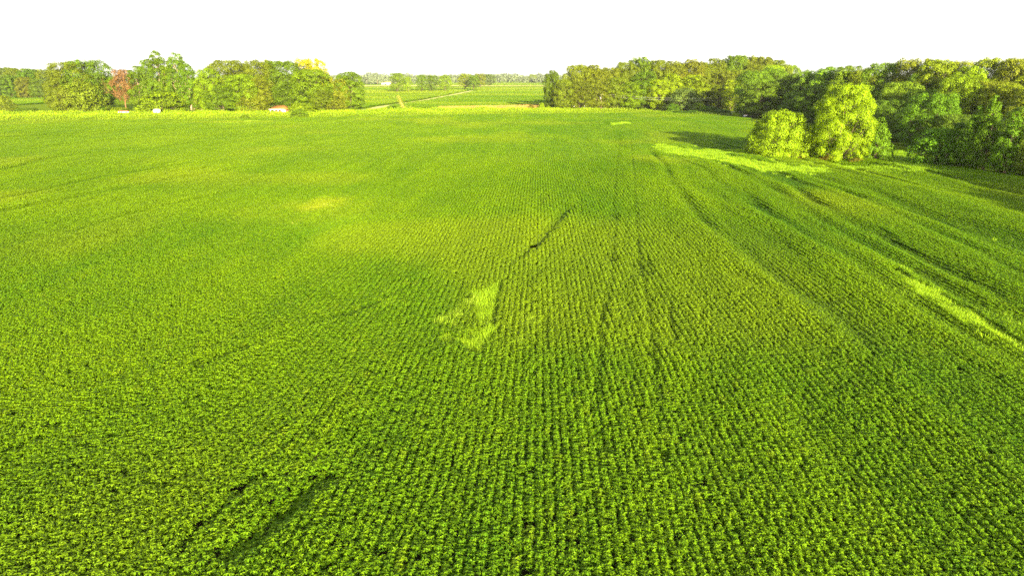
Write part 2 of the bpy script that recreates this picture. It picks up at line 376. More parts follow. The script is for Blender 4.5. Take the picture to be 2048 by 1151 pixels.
GRASS = [  # (name, polygon, keep, label)
    ('weed_grass', [[(1014, 566), (985, 572), (950, 598), (955, 640), (962, 680), (955, 722), (985, 703), (1000, 625)], [(866, 697), (900, 682), (945, 683), (978, 700), (960, 724), (915, 708), (875, 716)]], 1.0, 'hook-shaped patch of tall bright yellow-green grass in the soybeans'),
    ('weed_grass', [[(958, 597), (900, 645), (872, 672), (905, 676), (955, 640)]], .42, 'thin pale straw grass inside the hook-shaped grass patch'),
    ('weed_grass', [[(1300, 288), (1335, 287), (1400, 303), (1500, 322), (1580, 337), (1675, 341), (1645, 352), (1560, 350), (1440, 330), (1330, 307)], [(1375, 303), (1420, 297), (1500, 300), (1520, 308), (1440, 311)]], 1.0, 'long bright yellow-green grass strip in front of the yellow-green tree'),
    ('weed_grass', [[(1290, 283), (1345, 280), (1420, 292), (1540, 308), (1640, 325), (1740, 338), (1690, 356), (1560, 358), (1430, 340), (1330, 315)]], .40, 'thin bright grass fading into soybeans around the long grass strip'),
    ('weed_grass', [[(1780, 525), (1850, 545), (1960, 605), (2080, 665), (2100, 735), (1990, 692), (1890, 640), (1790, 588)]], .30, 'thin bright grass scattered beside the slanting grass ribbon'),
    ('weed_grass', [[(605, 421), (640, 412), (674, 411), (668, 428), (620, 441)], [(560, 452), (610, 440), (600, 456)]], .49, 'pale straw grass over a thin bare patch in the soybeans'),
    ('weed_grass', [[(1670, 336), (1760, 343), (1850, 352), (1850, 348), (1760, 332), (1690, 328)]], .8, 'green grass strip at the foot of the yellow-green tree'),
    ('weed_grass', [[(1788, 300), (1850, 315), (1870, 342), (1850, 348), (1800, 338), (1770, 330)]], 1.0, 'shaded green grass gap between the lone trees and the wood'),
    ('weed_grass', [[(1790, 545), (1830, 562), (1950, 628), (2060, 692), (2090, 720), (2000, 680), (1900, 632), (1810, 580)]], .8, 'slanting ribbon of bright grass among ripples of soybeans'),
    ('weed_grass', [[(1216, 246), (1262, 245), (1268, 250), (1220, 253)]], .9, 'small far bright grass patch at the end of the wheel tracks'),
    ('weed_grass', [[(1030, 645), (1065, 640), (1068, 700), (1035, 712)]], .30, 'scattered pale grass stems just beside the hook-shaped patch'),
    ('weed_grass', [[(765, 612), (800, 612), (805, 638), (775, 640)]], .35, 'small tuft of light grass standing alone in even soybeans'),
    ('weed_grass', [[(420, 245), (560, 243), (520, 252), (430, 252)]], .45, 'thin straw coloured grass along the roadside end of the field'),
    ('weed_grass', [[(1870, 440), (2060, 470), (2060, 500), (1990, 480)], [(1700, 400), (1800, 440), (1770, 445)]], .12, 'sparse light grass over the ripples of soybeans near the wood'),
    ('weed_grass', [[(1060, 820), (1120, 815), (1115, 860), (1070, 865)], [(1180, 810), (1215, 808), (1210, 855), (1185, 860)], [(1080, 990), (1140, 985), (1135, 1030), (1090, 1035)], [(1180, 995), (1230, 990), (1225, 1025)], [(1010, 740), (1060, 735), (1055, 770)]], .16, 'long arching grass stems poking out of the soybean rows')]
GPOLY = [([ground(*np.array(p, float).T, z=.3) for p in polys], keep) for _, polys, keep, _ in GRASS]
def warp(P, far=None):
    k = np.clip(P[:, 1] / 80., .35, 1.6); return P + np.column_stack([(vnoise(P[:, 0] / .9 + 7, P[:, 1] / 1.6) - .5) * 1.5 * k, (vnoise(P[:, 0] / 1.1 + 27, P[:, 1] / 2.2 + 9) - .5) * 4 * k])
def in_grass(P, thr=.5):
    P = warp(P)
    r = np.zeros(len(P), bool)
    for polys, keep in GPOLY:
        if keep < thr: continue
        for p in polys: r |= inpoly(P, p)
    return r
PALE_C = [(ground(640, 418), 4.5, 6.0, .8), (ground(620, 430), 14, 12, .22), (ground(470, 248), 22, 6, .6), (ground(960, 245), 12, 5, .25), (ground(1130, 250), 10, 5, .15)]

def soy_points():
    nl = int(270 / (2 * SEG_W)); S = (np.arange(-nl, nl) + .5) * 2 * SEG_W; Rr = np.arange(10, 330, 2 * SEG_L)
    s, r = [a.ravel() for a in np.meshgrid(S, Rr)]; r = r + (np.sin(s * 127.1) * 43.7 % 1.0) * 2 * SEG_L
    x = s * math.cos(ROW_A) + r * math.sin(ROW_A); y = -s * math.sin(ROW_A) + r * math.cos(ROW_A)
    P = np.stack([x, y], -1); k = (np.abs(x) < .76 * y + 14) & inpoly(P, FIELD)
    P = P[k]
    dmin = np.full(len(P), 1e9)
    for ln, hw in FURROWS: dmin = np.minimum(dmin, polydist(P, ln) - hw)
    for ln, hw, _ in DIPS: dmin = np.minimum(dmin, polydist(P, ln) - hw)
    single = (P[:, 1] < 130) | (dmin < 1.2) | (in_grass(P) ^ in_grass(P + [1., 0])) 
    A = P[single]; e1 = np.array([math.cos(ROW_A), -math.sin(ROW_A)]) * SEG_W / 2; e2 = np.array([math.sin(ROW_A), math.cos(ROW_A)]) * SEG_L / 2
    A = np.concatenate([A + i * e1 + j * e2 for i in (-1, 1) for j in (-1, 1)])
    A = A + (np.sin(np.round(rowcoords(*A.T)[0] / SEG_W) * 91.7) * 23.1 % 1.0)[:, None] * e2 * 2 + rng.normal(0, .05, len(A))[:, None] * e2 * 2
    B = P[~single]
    Q = np.concatenate([A, B]); typ = np.concatenate([np.zeros(len(A), int), np.ones(len(B), int)])
    hgt = np.ones(len(Q)); 
    for ln, hw, rem in DIPS:
        d = polydist(Q, ln); d = d + (vnoise(Q[:, 0] * 1.7, Q[:, 1] * 1.1) - .5) * hw * .8
        rem = -rem if rem < 0 else rem if rem < .2 else .52 + .48 * rem; hgt *= rem + (1 - rem) * sstep(hw * .5, hw * 1.6, d)
    relief_shade = np.zeros(len(Q)); wob = (vnoise(Q[:, 0] / 2.2 + 61, Q[:, 1] / 4 + 13) - .5)  # tint offset that paints light and shade of the field relief into the crop
    for ln, hw in FURROWS:
        sg = np.full(len(Q), 1e9); dm = np.full(len(Q), 1e9)
        for a0, b0 in zip(ln[:-1], ln[1:]):
            ab = b0 - a0; t0 = np.clip(((Q - a0) @ ab) / (ab @ ab), 0, 1); dv = Q - a0 - t0[:, None] * ab; dd = np.hypot(*dv.T)
            cr_ = (ab[0] * dv[:, 1] - ab[1] * dv[:, 0]) / np.hypot(*ab); u = dd < dm; dm[u] = dd[u]; sg[u] = np.where(np.abs(cr_[u]) > .999 * dd[u], cr_[u], np.sign(cr_[u]) * dd[u])
        L0 = vnoise(Q[:, 0] / 6 + ln[0, 0], Q[:, 1] / 9 + ln[0, 1]); st = .55 + .45 * sstep(.25, .7, L0); endf = sstep(0, 6, np.hypot(*(Q - ln[0]).T)) * sstep(0, 6, np.hypot(*(Q - ln[-1]).T))
        w_ = hw * (1 + wob); k_ = np.exp(-(dm + wob * hw * .8) ** 2 / (2 * (w_ * .75) ** 2)) * st * endf
        hgt *= 1 - (.28 if hw > .4 else .14) * k_; relief_shade -= .2 * k_  # lower plants, plus furrow shade painted as darker tint
        side = np.exp(-(dm - 2.3 * hw) ** 2 / (2 * (hw * 1.1) ** 2)) * st * endf; hgt *= 1 + .08 * side; relief_shade += .14 * side  # sunlit crest beside the furrow painted as lighter tint
    sq, rq = rowcoords(*Q.T); rgt = sstep(8, 35, Q[:, 0]) * (1 - sstep(150, 190, Q[:, 1]))
    lin = sstep(.55, .85, vnoise(sq / 2.4 + 1.1 * vnoise(sq / 12 + 5, rq / 17) + 40, rq / 60 + 8)); hgt *= 1 - (.06 + .30 * rgt) * lin; relief_shade -= (.05 + .18 * rgt) * lin  # lower ripple lines, their shade also put into the tint
    lit = sstep(.6, .9, vnoise(sq / 3.1 + 1.2 * vnoise(sq / 12 + 5, rq / 17) + 90, rq / 45 + 3)); relief_shade += (.05 + .28 * rgt) * lit  # sunlit ripple bands painted by tint alone
    ing = in_grass(Q); keep = ~(ing & (rng.random(len(Q)) < .55)) & (hgt > .2); hgt[ing] *= .72
    Q, typ, hgt, relief_shade = Q[keep], typ[keep], hgt[keep], relief_shade[keep]
    x, y = Q.T; n = len(Q); s, r = rowcoords(x, y)
    hv = .94 + .20 * (vnoise(x / 2.3, y / 5 + 7) - .35) + .10 * (vnoise(s / .9 + 9, r / 3.5) - .5) + rng.normal(0, .015, n)
    hgt *= hv
    def canopy(x, y): 
        s, r = rowcoords(x, y); return terrain(x, y)
    e = .5; gxx = (canopy(x + e, y) - canopy(x - e, y)) / (2 * e); gyy = (canopy(x, y + e) - canopy(x, y - e)) / (2 * e)
    yaw = -ROW_A + math.pi * rng.integers(0, 2, n) + rng.normal(0, .05, n)
    flip = np.where(np.cos(yaw) > 0, 1, -1)
    rot = np.stack([np.arctan(gyy) * flip * .5, -np.arctan(gxx) * flip * .5, yaw], -1)
    scl = np.stack([np.full(n, 1.10) + rng.normal(0, .05, n), np.full(n, 1.08), hgt], -1)
    jit = rng.normal(0, .018, (n, 2))
    Pz = np.column_stack([Q + jit, terrain(x, y) - .02])
    var = np.where(typ == 0, rng.integers(0, 8, n), 8 + rng.integers(0, 6, n))
    tint = np.clip((vnoise(x / 11 + 5, y / 17) - .45) * .8 + (vnoise(s / 1.6, r / 9) - .5) * .45 + rng.normal(.05, .09, n), -.5, .8)
    low = hgt < .6; tint[low] -= .1; tint += relief_shade
    yel = np.clip(rng.random(n) * .5 - .47, 0, 1) * 6
    for c, a, b, k in PALE_C:
        d = ((x - c[0]) / a) ** 2 + ((y - c[1]) / b) ** 2
        yel = np.maximum(yel, k * np.exp(-d * 1.5) * (.4 + .9 * vnoise(x / 1.5, y / 2.5)))
    yel = np.maximum(yel, sstep(.55, .9, vnoise(x / 14 + 70, y / 22 + 40)) * .22 + .10 * (1 - sstep(-60, 20, x)) * sstep(40, 120, y))
    return Pz, rot, scl, var, tint, yel
SP = soy_points()
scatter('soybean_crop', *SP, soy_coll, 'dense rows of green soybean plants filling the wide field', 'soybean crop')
print('soy instances', len(SP[0]))

# the fields beyond the road
def far_crop():
    out = []
    for y0, y1, k, x0, x1 in ((372, 620, 2.6, -.30, .12), (620, 1120, 4.5, -.26, .10), (1275, 2100, 8.0, -.26, .12), (330, 520, 2.6, -.80, -.55)):
        dx, dy = 2 * SEG_W * k, 2 * SEG_L * k
        s, r = np.meshgrid(np.arange(x0 * y1, x1 * y1, dx), np.arange(y0, y1, dy)); s = s.ravel(); r = r.ravel()
        ok = (s / r > x0) & (s / r < x1); s, r = s[ok], r[ok]; out.append(np.column_stack([s, r, np.full(len(s), k)]))
    A = np.concatenate(out); d = polydist(A[:, :2], LANE); rd = polydist(A[:, :2], np.array(ROAD, float))
    A = A[(d > 3.8 + A[:, 2] * .6) & (rd > 8)]
    A = A[~((A[:, 0] > -1000) & inpoly(A[:, :2], np.array(ST, float)))]
    n = len(A); x, y, k = A.T
    rot = np.column_stack([np.zeros((n, 2)), math.pi * rng.integers(0, 2, n) + math.pi / 2 * 0 + rng.normal(0, .06, n)])
    hv = .8 + .4 * vnoise(x / 20, y / 40)
    scl = np.column_stack([k * 1.15, k * 1.15, k])
    band = (vnoise(x / 160 + 4, y / 35 + 2) - .5) * 1.3
    tint = np.clip(.25 + band * .6 + rng.normal(0, .1, n), -.4, .8); yel = np.clip(.22 + (vnoise(x / 120 + 8, y / 30 + 8) - .5) * .8, 0, .6)
    return np.column_stack([x, y, hv - .82 * k]), rot, scl, 8 + rng.integers(0, 6, n), tint, yel
FP = far_crop()
scatter('far_crop', *FP, soy_coll, 'pale green crop in the fields beyond the roadside weeds', 'far crop')

# ------------------------------------------------------------------ grass patches
def grass_tuft(seed, nb=26, h=.95):
    g = np.random.default_rng(seed); V = []; F = []; A = []; n = 0
    for i in range(nb):
        b = np.array([g.normal(0, .16), g.normal(0, .16), 0]); th = g.random() * 6.283; d = np.array([math.cos(th), math.sin(th), 0]); sd = np.array([-d[1], d[0], 0])
        H = h * (.65 + .5 * g.random()); bend = .1 + .35 * g.random(); wd = .012 + .012 * g.random(); v = g.random()
        p = [b, b + d * bend * .25 + [0, 0, H * .55], b + d * bend + [0, 0, H * (1 - .25 * bend)]]
        V += [p[0] - sd * wd, p[0] + sd * wd, p[1] - sd * wd, p[1] + sd * wd, p[2]]; F += [[n, n + 1, n + 3], [n, n + 3, n + 2], [n + 2, n + 3, n + 4]]; A += [v] * 5; n += 5
    return np.array(V), np.array(F), np.array(A)
tufts = []
for i in range(5):
    V, F, A = grass_tuft(300 + i); tufts.append(mesh_np('grass_tuft', V, [F], M['grass'], {'v': A}))
tuft_coll = proto_coll('tuft', tufts)
for (name, polys, keep, label), (gpolys, _) in zip(GRASS, GPOLY):
    PP = []
    for p in gpolys:
        lo, hi = p.min(0) - 1.5, p.max(0) + 2.5; far = p[:, 1].mean(); sp = .17 if far < 70 else .27 if far < 120 else .34
        a, b = np.meshgrid(np.arange(lo[0], hi[0], sp), np.arange(lo[1], hi[1], sp * 1.1)); q2 = np.column_stack([a.ravel(), b.ravel()]); q2 += rng.normal(0, sp * .4, q2.shape)
        nn = vnoise(q2[:, 0] / 1.1 + 3, q2[:, 1] / 1.9) * .6 + vnoise(q2[:, 0] / 4, q2[:, 1] / 6 + 5) * .4
        ok = inpoly(warp(q2), p) & (nn < keep * .78 + .12 if keep < .95 else nn < .93)
        ok &= rng.random(len(q2)) < max(keep, .25) ** .7 * np.clip(.25 + polydist(q2, np.vstack([p, p[:1]])) / (.7 if far < 70 else 2.5), 0, 1)
        PP.append(np.column_stack([q2[ok], np.full(ok.sum(), sp)]))
    PP = np.concatenate(PP); n = len(PP); x, y, sp = PP.T
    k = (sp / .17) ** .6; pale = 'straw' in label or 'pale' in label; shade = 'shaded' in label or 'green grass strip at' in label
    h = (.55 + .35 * vnoise(x / 1.5, y / 2)) * (1.15 if keep < .5 else 1.0)
    scatter(name, np.column_stack([x, y, terrain(x, y)]), np.column_stack([rng.normal(0, .12, (n, 2)), rng.random(n) * 6.28]),
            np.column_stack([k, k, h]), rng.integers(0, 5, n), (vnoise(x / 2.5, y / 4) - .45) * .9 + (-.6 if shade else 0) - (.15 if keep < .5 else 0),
            np.full(n, .75 if 'bare' in label else .16 if pale else .03) + rng.random(n) * .1, tuft_coll, label, 'weed grass')

# ------------------------------------------------------------------ roadside weeds
def weed_clump(seed, nl=90, r=.75, h=1.3):
    g = np.random.default_rng(seed); d = unit(g.normal(0, 1, (nl, 3))); d[:, 2] = np.abs(d[:, 2]); rad = .55 + .5 * g.random(nl)
    pos = d * rad[:, None] * [r, r, h]; nr = unit(d + g.normal(0, .5, (nl, 3)) + [0, 0, .3]); al = unit(g.normal(0, 1, (nl, 3)) + [0, 0, .2])
    return leaves(pos, nr, al, .24 + .2 * g.random(nl), .13 + .09 * g.random(nl), np.clip(.25 + .4 * d[:, 2] + g.normal(0, .18, nl), 0, 1))
weeds = []
for i in range(5):
    V, F, A = weed_clump(400 + i); weeds.append(mesh_np('weed_clump', V, [F], M['weed'], {'v': A}))
weed_coll = proto_coll('weedc', weeds)
BACK = ground(*np.array([(-160, 231), (0, 229.5), (200, 229), (420, 228), (640, 226), (760, 223), (1000, 220), (1200, 222), (1330, 225.5), (1455, 226)]).T)
FRONT = ground(*np.array([(-160, 246.5), (0, 244.5), (200, 242.5), (420, 240.5), (640, 237), (800, 233.5), (1000, 230.5), (1200, 228.5), (1335, 227.5), (1420, 231.5), (1462, 234.5)]).T)
WEED = np.concatenate([FRONT, BACK[::-1]])
a, b = np.meshgrid(np.arange(-260, 112, .95), np.arange(225, 380, 1.25)); q2 = np.column_stack([a.ravel(), b.ravel()]) + rng.normal(0, .3, (a.size, 2))
q2 = q2[inpoly(q2, WEED)]; x, y = q2.T; n = len(q2)
du = polydist(q2, FRONT)
hh = (.45 + .75 * sstep(2, 16, du)) * (.7 + .6 * vnoise(x / 5, y / 7)) 
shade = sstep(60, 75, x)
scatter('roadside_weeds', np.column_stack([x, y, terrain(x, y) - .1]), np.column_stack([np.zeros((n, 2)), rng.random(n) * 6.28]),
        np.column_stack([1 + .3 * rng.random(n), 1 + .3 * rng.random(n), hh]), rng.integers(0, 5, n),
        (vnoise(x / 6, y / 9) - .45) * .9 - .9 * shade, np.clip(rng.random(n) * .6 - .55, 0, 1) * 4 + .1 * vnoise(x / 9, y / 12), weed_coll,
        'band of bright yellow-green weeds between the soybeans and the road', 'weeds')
print('weeds', n)
# dry orange grass on the far roadside
DRY = ground(*np.array([(880, 219), (1000, 217), (1100, 214.5), (1100, 219.5), (1000, 221), (880, 221.5)]).T)
lo, hi = DRY.min(0), DRY.max(0)
q2 = np.column_stack([rng.uniform(lo[0], hi[0], 9000), rng.uniform(lo[1], hi[1], 9000)]); q2 = q2[inpoly(q2, DRY)]; x, y = q2.T; n = len(q2)
dt = []
for i in range(3):
    V, F, A = grass_tuft(500 + i, 22, 1.3); dt.append(mesh_np('dry_tuft', V, [F], M['orangeweed'], {'v': A}))
scatter('dry_grass', np.column_stack([x, y, np.zeros(n)]), np.column_stack([np.zeros((n, 2)), rng.random(n) * 6.28]),
        np.column_stack([np.full(n, 3.2), np.full(n, 3.2), .9 + .6 * rng.random(n)]), rng.integers(0, 3, n), rng.normal(0, .2, n), np.zeros(n), proto_coll('dryt', dt),
        'band of dry orange-brown grass behind the roadside weeds', 'dry grass')

# ------------------------------------------------------------------ trees
def crown_profile(kind, t):
    if kind == 'cone': return np.clip(1.02 - t, .05, 1) ** .75 * np.clip(t / .10 + .45, 0, 1)
    if kind == 'column': return np.clip((1 - t) / .16, 0, 1) ** .6 * (.72 + .28 * np.sin(t * 3.0 + .3)) * np.clip(t / .06 + .6, 0, 1)
    if kind == 'bush': return np.sqrt(np.clip(1 - t ** 2.2, .0, 1)) * np.clip(t / .12 + .7, 0, 1)
    if kind == 'oval': return np.sqrt(np.clip(1 - (2 * t - 1) ** 2, .02, 1)) * .95 + .05
    return np.sqrt(np.clip(1 - np.abs(1.55 * (t - .42)) ** 2.3, .02, 1)) * np.clip(t / .12 + .55, 0, 1)     # broad
def make_tree(name, seed, kind, H, W, base, nlobe, nleaf, leaf, bark='bark', lobe_r=.2, hollow=.55):
    g = np.random.default_rng(seed); ch = H - base
    asym = g.random() * 6.283; L = []
    tries = 0
    while len(L) < nlobe and tries < 6000:
        tries += 1
        t = g.random() ** .85; rr = crown_profile(kind, np.array(t)) * W / 2
        th = g.random() * 6.283; rr *= 1 + .16 * math.cos(th - asym) + .1 * math.cos(3 * th + seed)
        lr = W * lobe_r * (.65 + .7 * g.random()) * (.75 if t > .8 else 1); f = .35 + .65 * math.sqrt(g.random())
        rad = max(rr - lr * (.45 + .45 * g.random()), 0) * (.55 + .45 * f); c = np.array([rad * math.cos(th), rad * math.sin(th), base + t * ch]); c[2] = min(c[2], H - lr * .85); c[2] = max(c[2], lr * .7)
        if all(np.linalg.norm((c - q[0]) * [1, 1, .9]) > .60 * (lr + q[1]) for q in L): L.append((c, lr, g.normal(0, .10)))
    vol = np.array([q[1] ** 2 for q in L]); cnt = np.maximum((vol / vol.sum() * nleaf).astype(int), 20)
    pos, nr, al, le, vv = [], [], [], [], []
    cc = np.array([0, 0, base + ch * .4])
    nc = 3 if kind in ('column',) else 5
    core = [(np.array([g.normal(0, .06 * W), g.normal(0, .06 * W), base + ch * (.25 + .5 * q / (nc - 1))]), W * (.24 if kind != 'cone' else .17) * float(.6 + .4 * crown_profile(kind, np.array(.25 + .5 * q / (nc - 1)))), -.08) for q in range(nc)]
    for (c, lr, bv), m in zip(L + core, list(cnt) + [int(nleaf * .05)] * nc):
        out = unit(c - cc + 1e-3); ns = int(14 + 10 * g.random())                      # sprays of leaves on each bough
        sd = unit(g.normal(0, 1, (ns, 3)) + out * .9 + [0, 0, .3]); sr = lr * (.30 + .18 * g.random(ns)); scn = c + sd * (lr * (.62 + .3 * g.random(ns)))[:, None] * [1, 1, .85]
        sb = g.normal(0, .10, ns); k = g.integers(0, ns, m)
        d = unit(g.normal(0, 1, (m, 3)) + sd[k] * .8 + [0, 0, .25])
        p = scn[k] + d * (sr[k] * (.55 + .5 * g.random(m) ** .5))[:, None] + g.normal(0, leaf * .25, (m, 3))
        pos.append(p); nr.append(unit(d + sd[k] * .5 + g.normal(0, .30, (m, 3)))); al.append(unit(g.normal(0, 1, (m, 3)) + d * .4 - [0, 0, .3]))
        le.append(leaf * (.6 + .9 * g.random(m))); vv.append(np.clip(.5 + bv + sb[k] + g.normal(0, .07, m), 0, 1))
    pos = np.concatenate(pos); pos[:, 2] = np.maximum(pos[:, 2], .1); le = np.concatenate(le)
    V, F, A = leaves(pos, np.concatenate(nr), np.concatenate(al), le, le * .62, np.concatenate(vv))
    crown = mesh_np(name + '_crown', V, [F], M['leaf'], {'v': A})
    mb = MB(); tr = .022 * H + .05; top = base + ch * .72
    pts = [np.array([0, 0, -.3])]; nseg = 6
    for i in range(1, nseg + 1): pts.append(np.array([g.normal(0, .012 * H), g.normal(0, .012 * H), top * i / nseg]))
    mb.tube(pts, [tr * (1.25 if i == 0 else 1 - .75 * i / nseg) for i in range(nseg + 1)], 7)
    for c, lr, _ in L[:max(8, nlobe // 2)]:
        z0 = np.clip(c[2] - np.hypot(c[0], c[1]) * .8 - lr * .3, base * .5 + .3, top * .95); i = min(int(z0 / top * nseg), nseg - 1); a = pts[i] + (pts[i + 1] - pts[i]) * (z0 / top * nseg - i)
        m = (a + c) / 2 + g.normal(0, .03 * H, 3) + [0, 0, -.02 * H]; k = tr * (1 - .7 * z0 / top) * .45
        mb.tube([a, m, c], [k, k * .7, k * .25], 5)
    trunk = mb.mesh(name + '_trunk', M[bark], True)
    return trunk, crown, H, W
PROTO = {}
for i in range(5): PROTO['broad%d' % i] = make_tree('broad', 600 + i, 'broad', 20, 17, 2.0, 54, 30000, .34, lobe_r=.155)
for i in range(3): PROTO['oval%d' % i] = make_tree('oval', 620 + i, 'oval', 20, 13, 1.2, 48, 26000, .33, lobe_r=.18)
for i in range(3): PROTO['column%d' % i] = make_tree('column', 640 + i, 'column', 24, 9, .4, 52, 24000, .33, 'palebark', lobe_r=.21)
for i in range(2): PROTO['cone%d' % i] = make_tree('cone', 660 + i, 'cone', 12, 7, 1.6, 60, 16000, .20, 'palebark', lobe_r=.15)
for i in range(2): PROTO['bush%d' % i] = make_tree('bush', 670 + i, 'bush', 7, 9, .3, 40, 7000, .30, lobe_r=.16)
for i in range(3): PROTO['lolly%d' % i] = make_tree('lolly', 680 + i, 'broad', 20, 17, 5.0, 30, 5500, .65, lobe_r=.19)
PROTO['yellow'] = make_tree('yellow', 701, 'broad', 14.6, 13.2, .4, 62, 52000, .20, 'bark', lobe_r=.14)
PROTO['golden'] = make_tree('golden', 702, 'bush', 8.9, 12.5, .2, 80, 44000, .20, 'bark', lobe_r=.125)
PROTO['shade'] = make_tree('shade', 703, 'cone', 9.0, 7.2, .2, 60, 11000, .24, lobe_r=.15)
# colours of foliage
COL = dict(olive=(.115, .145, .004), mid=(.085, .140, .003), bright=(.13, .20, .002), dark=(.088, .145, .006), deep=(.072, .125, .006), khaki=(.122, .150, .004),
           yellow=(.158, .240, .001), golden=(.135, .200, .002), gold=(.26, .25, .003), grey=(.085, .125, .022), rust=(.13, .12, .012), green=(.070, .145, .003), lime=(.17, .25, .002))
def tree(name, px, topy, wpx, Y, proto, col, label, cat='tree', group=None, depth=1.0, trunk=True, jz=0):
    tr, cr, H, W = PROTO[proto]; x, y, zt_ = at_depth(px, topy, Y); zg = zt(x, y)
    h = zt_ - zg; wdt = wpx / FPX * math.hypot(Y, CAM_H) * .97
    e = empty(name, (x, y, zg), rng.random() * 6.283); e.scale = (wdt / W, wdt / W * depth, h / H)
    tag(e, label, cat, group)
    if trunk: link('trunk', tr, e)
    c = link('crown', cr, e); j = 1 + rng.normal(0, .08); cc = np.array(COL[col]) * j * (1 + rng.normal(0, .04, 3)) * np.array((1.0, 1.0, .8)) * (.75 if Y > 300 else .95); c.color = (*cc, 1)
    return e
_seen = {}
def near(px, marks):
    return min(marks, key=lambda m: abs(m[0] - px))[1]
def wood_label(px, ty, wp, Y, co, words, marks, rows):
    size = 'tall' if ty < rows[0] else 'middling' if ty < rows[1] else 'low'
    row = 'front-row' if Y < rows[2] else 'back-row'
    return '%s %s %s tree %s' % (size, words[co], row, near(px, marks))
def rc(kinds): return random.choice(kinds)
BR = ['broad%d' % i for i in range(5)]; OV = ['oval%d' % i for i in range(3)]; CO = ['column%d' % i for i in range(3)]; LO = ['lolly%d' % i for i in range(3)]

# far left wood
for px, ty, wp, Y in ((-30, 136, 50, 540), (2, 135, 44, 545), (30, 137, 44, 540), (55, 138, 42, 538), (80, 139, 42, 545), (100, 140, 40, 540), (15, 150, 36, 525), (45, 155, 36, 522), (70, 158, 34, 520), (90, 160, 30, 520),
                      (-5, 160, 34, 522), (20, 137, 46, 570), (66, 139, 46, 570), (-15, 138, 46, 572)):
    tree('woodland_tree', px, ty, wp, Y, rc(BR + OV), rc(['grey', 'mid', 'olive']), wood_label(px, ty, wp, Y, 'x', {'x': 'hazy green'}, ((-30, 'of the far wood, outermost from the domed trees'), (5, 'of the far wood behind the olive bush'), (35, 'of the far wood behind the low dark shrubs'), (62, 'in the middle of the far wood'), (95, 'of the far wood beside the wide olive tree')), (145, 157, 530)), group='trees of the wood beyond the far strip of field')
tree('roadside_bush', 4, 192, 36, 322, 'bush0', 'olive', 'rounded olive bush beside the road, alone behind the weeds', 'bush')
for px, wp, lab in ((38, 18, 0), (52, 22, 0), (68, 20, 0)):
    tree('shrub', px, 216, wp, 322, 'bush1', 'dark', 'low dark green shrub in a row behind the weeds', 'shrub', 'low dark shrubs behind the weeds')
# grove A
tree('broadleaf_tree', 128, 125, 86, 322, 'broad0', 'olive', 'wide olive tree with foliage to the ground beside the far wood')
tree('broadleaf_tree', 180, 121, 92, 326, 'broad1', 'mid', 'wide domed green tree with pale limbs next to the dead tree')
tree('broadleaf_tree', 112, 160, 44, 316, 'oval0', 'olive', 'small leafy tree leaning at the foot of the wide olive tree')
tree('broadleaf_tree', 160, 165, 90, 316, 'bush1', 'olive', 'low spreading foliage in front of the two wide trees', 'bush')
tree('broadleaf_tree', 207, 150, 36, 332, 'oval1', 'dark', 'dark shaded tree between the domed tree and the dead tree')
tree('shrub', 203, 213, 22, 316, 'bush0', 'green', 'blue-green shrub at the foot of the domed tree', 'shrub')
tree('vine_mound', 236, 215, 42, 314, 'bush1', 'lime', 'bright mound of vines under the dead tree', 'shrub')
# grove B, vine-clad spires
for px, ty, wp, Y, pr, lab in ((270, 132, 38, 322, 'column0', 'vine-clad tall tree standing beside the rust-brown dead tree'), (288, 119, 34, 324, 'column1', 'second tall vine-clad spire away from the dead tree'),
                               (310, 101, 40, 326, 'column2', 'tallest vine-clad spire of the spiky grove'), (331, 122, 30, 328, 'column0', 'narrow vine-clad spire next to the tallest spire'),
                               (350, 105, 36, 324, 'column1', 'tall vine-clad spire with bare pale trunk showing'), (371, 128, 36, 322, 'column2', 'shorter vine-clad spire at the dark gap of the groves')):
    tree('vine_clad_tree', px, ty, wp, Y, pr, rc(['bright', 'mid']), lab, depth=1.1)
tree('understory_tree', 320, 184, 110, 318, 'bush0', 'bright', 'low leafy mass around the feet of the tall spires', 'bush')
tree('understory_tree', 388, 180, 34, 338, 'oval2', 'deep', 'dark shaded tree in the gap between two groves')
# grove C
for px, ty, wp, Y, pr, co, lab in (
    (412, 138, 56, 320, 'oval0', 'bright', 'bright green tree at the dark-gap end of the wide grove'), (452, 122, 84, 332, 'broad2', 'khaki', 'tall khaki domed tree of the wide grove'),
    (476, 150, 80, 322, 'broad3', 'bright', 'rounded green tree in front of the khaki domed tree'), (520, 121, 74, 334, 'broad4', 'khaki', 'khaki tree in the middle of the wide grove, taller than its front neighbours'),
    (515, 155, 50, 322, 'oval1', 'khaki', 'dull brown-green tree above the orange-roofed house, house side'), (560, 123, 86, 332, 'broad0', 'mid', 'broad dark-leaved tree behind the orange-roofed house'),
    (610, 118, 76, 342, 'broad1', 'gold', 'golden yellow-leaved tree crown rising behind the wide grove'), (643, 150, 44, 340, 'oval2', 'gold', 'golden yellow tree showing at the lane end of the grove'),
    (618, 140, 84, 328, 'broad2', 'bright', 'large bright green tree at the lane end of the grove'), (585, 165, 80, 324, 'broad3', 'mid', 'rounded green tree just behind the bushes by the house'),
    (540, 172, 70, 330, 'broad4', 'mid', 'leafy tree shading the roof of the orange-roofed house'), (440, 172, 60, 318, 'broad0', 'mid', 'low tree with dark hollow at the front of the wide grove'),
    (500, 185, 46, 318, 'bush0', 'olive', 'shrubby tree beside the orange-roofed house'), (640, 178, 46, 322, 'oval1', 'olive', 'pale olive tree wrapped in vines at the end of the grove'),
    (395, 160, 26, 322, 'column1', 'khaki', 'slim khaki tree at the edge of the dark gap'), (486, 128, 50, 345, 'oval0', 'khaki', 'khaki treetop showing between two domed trees of the grove')):
    tree('broadleaf_tree', px, ty, wp, Y, pr, co, lab)
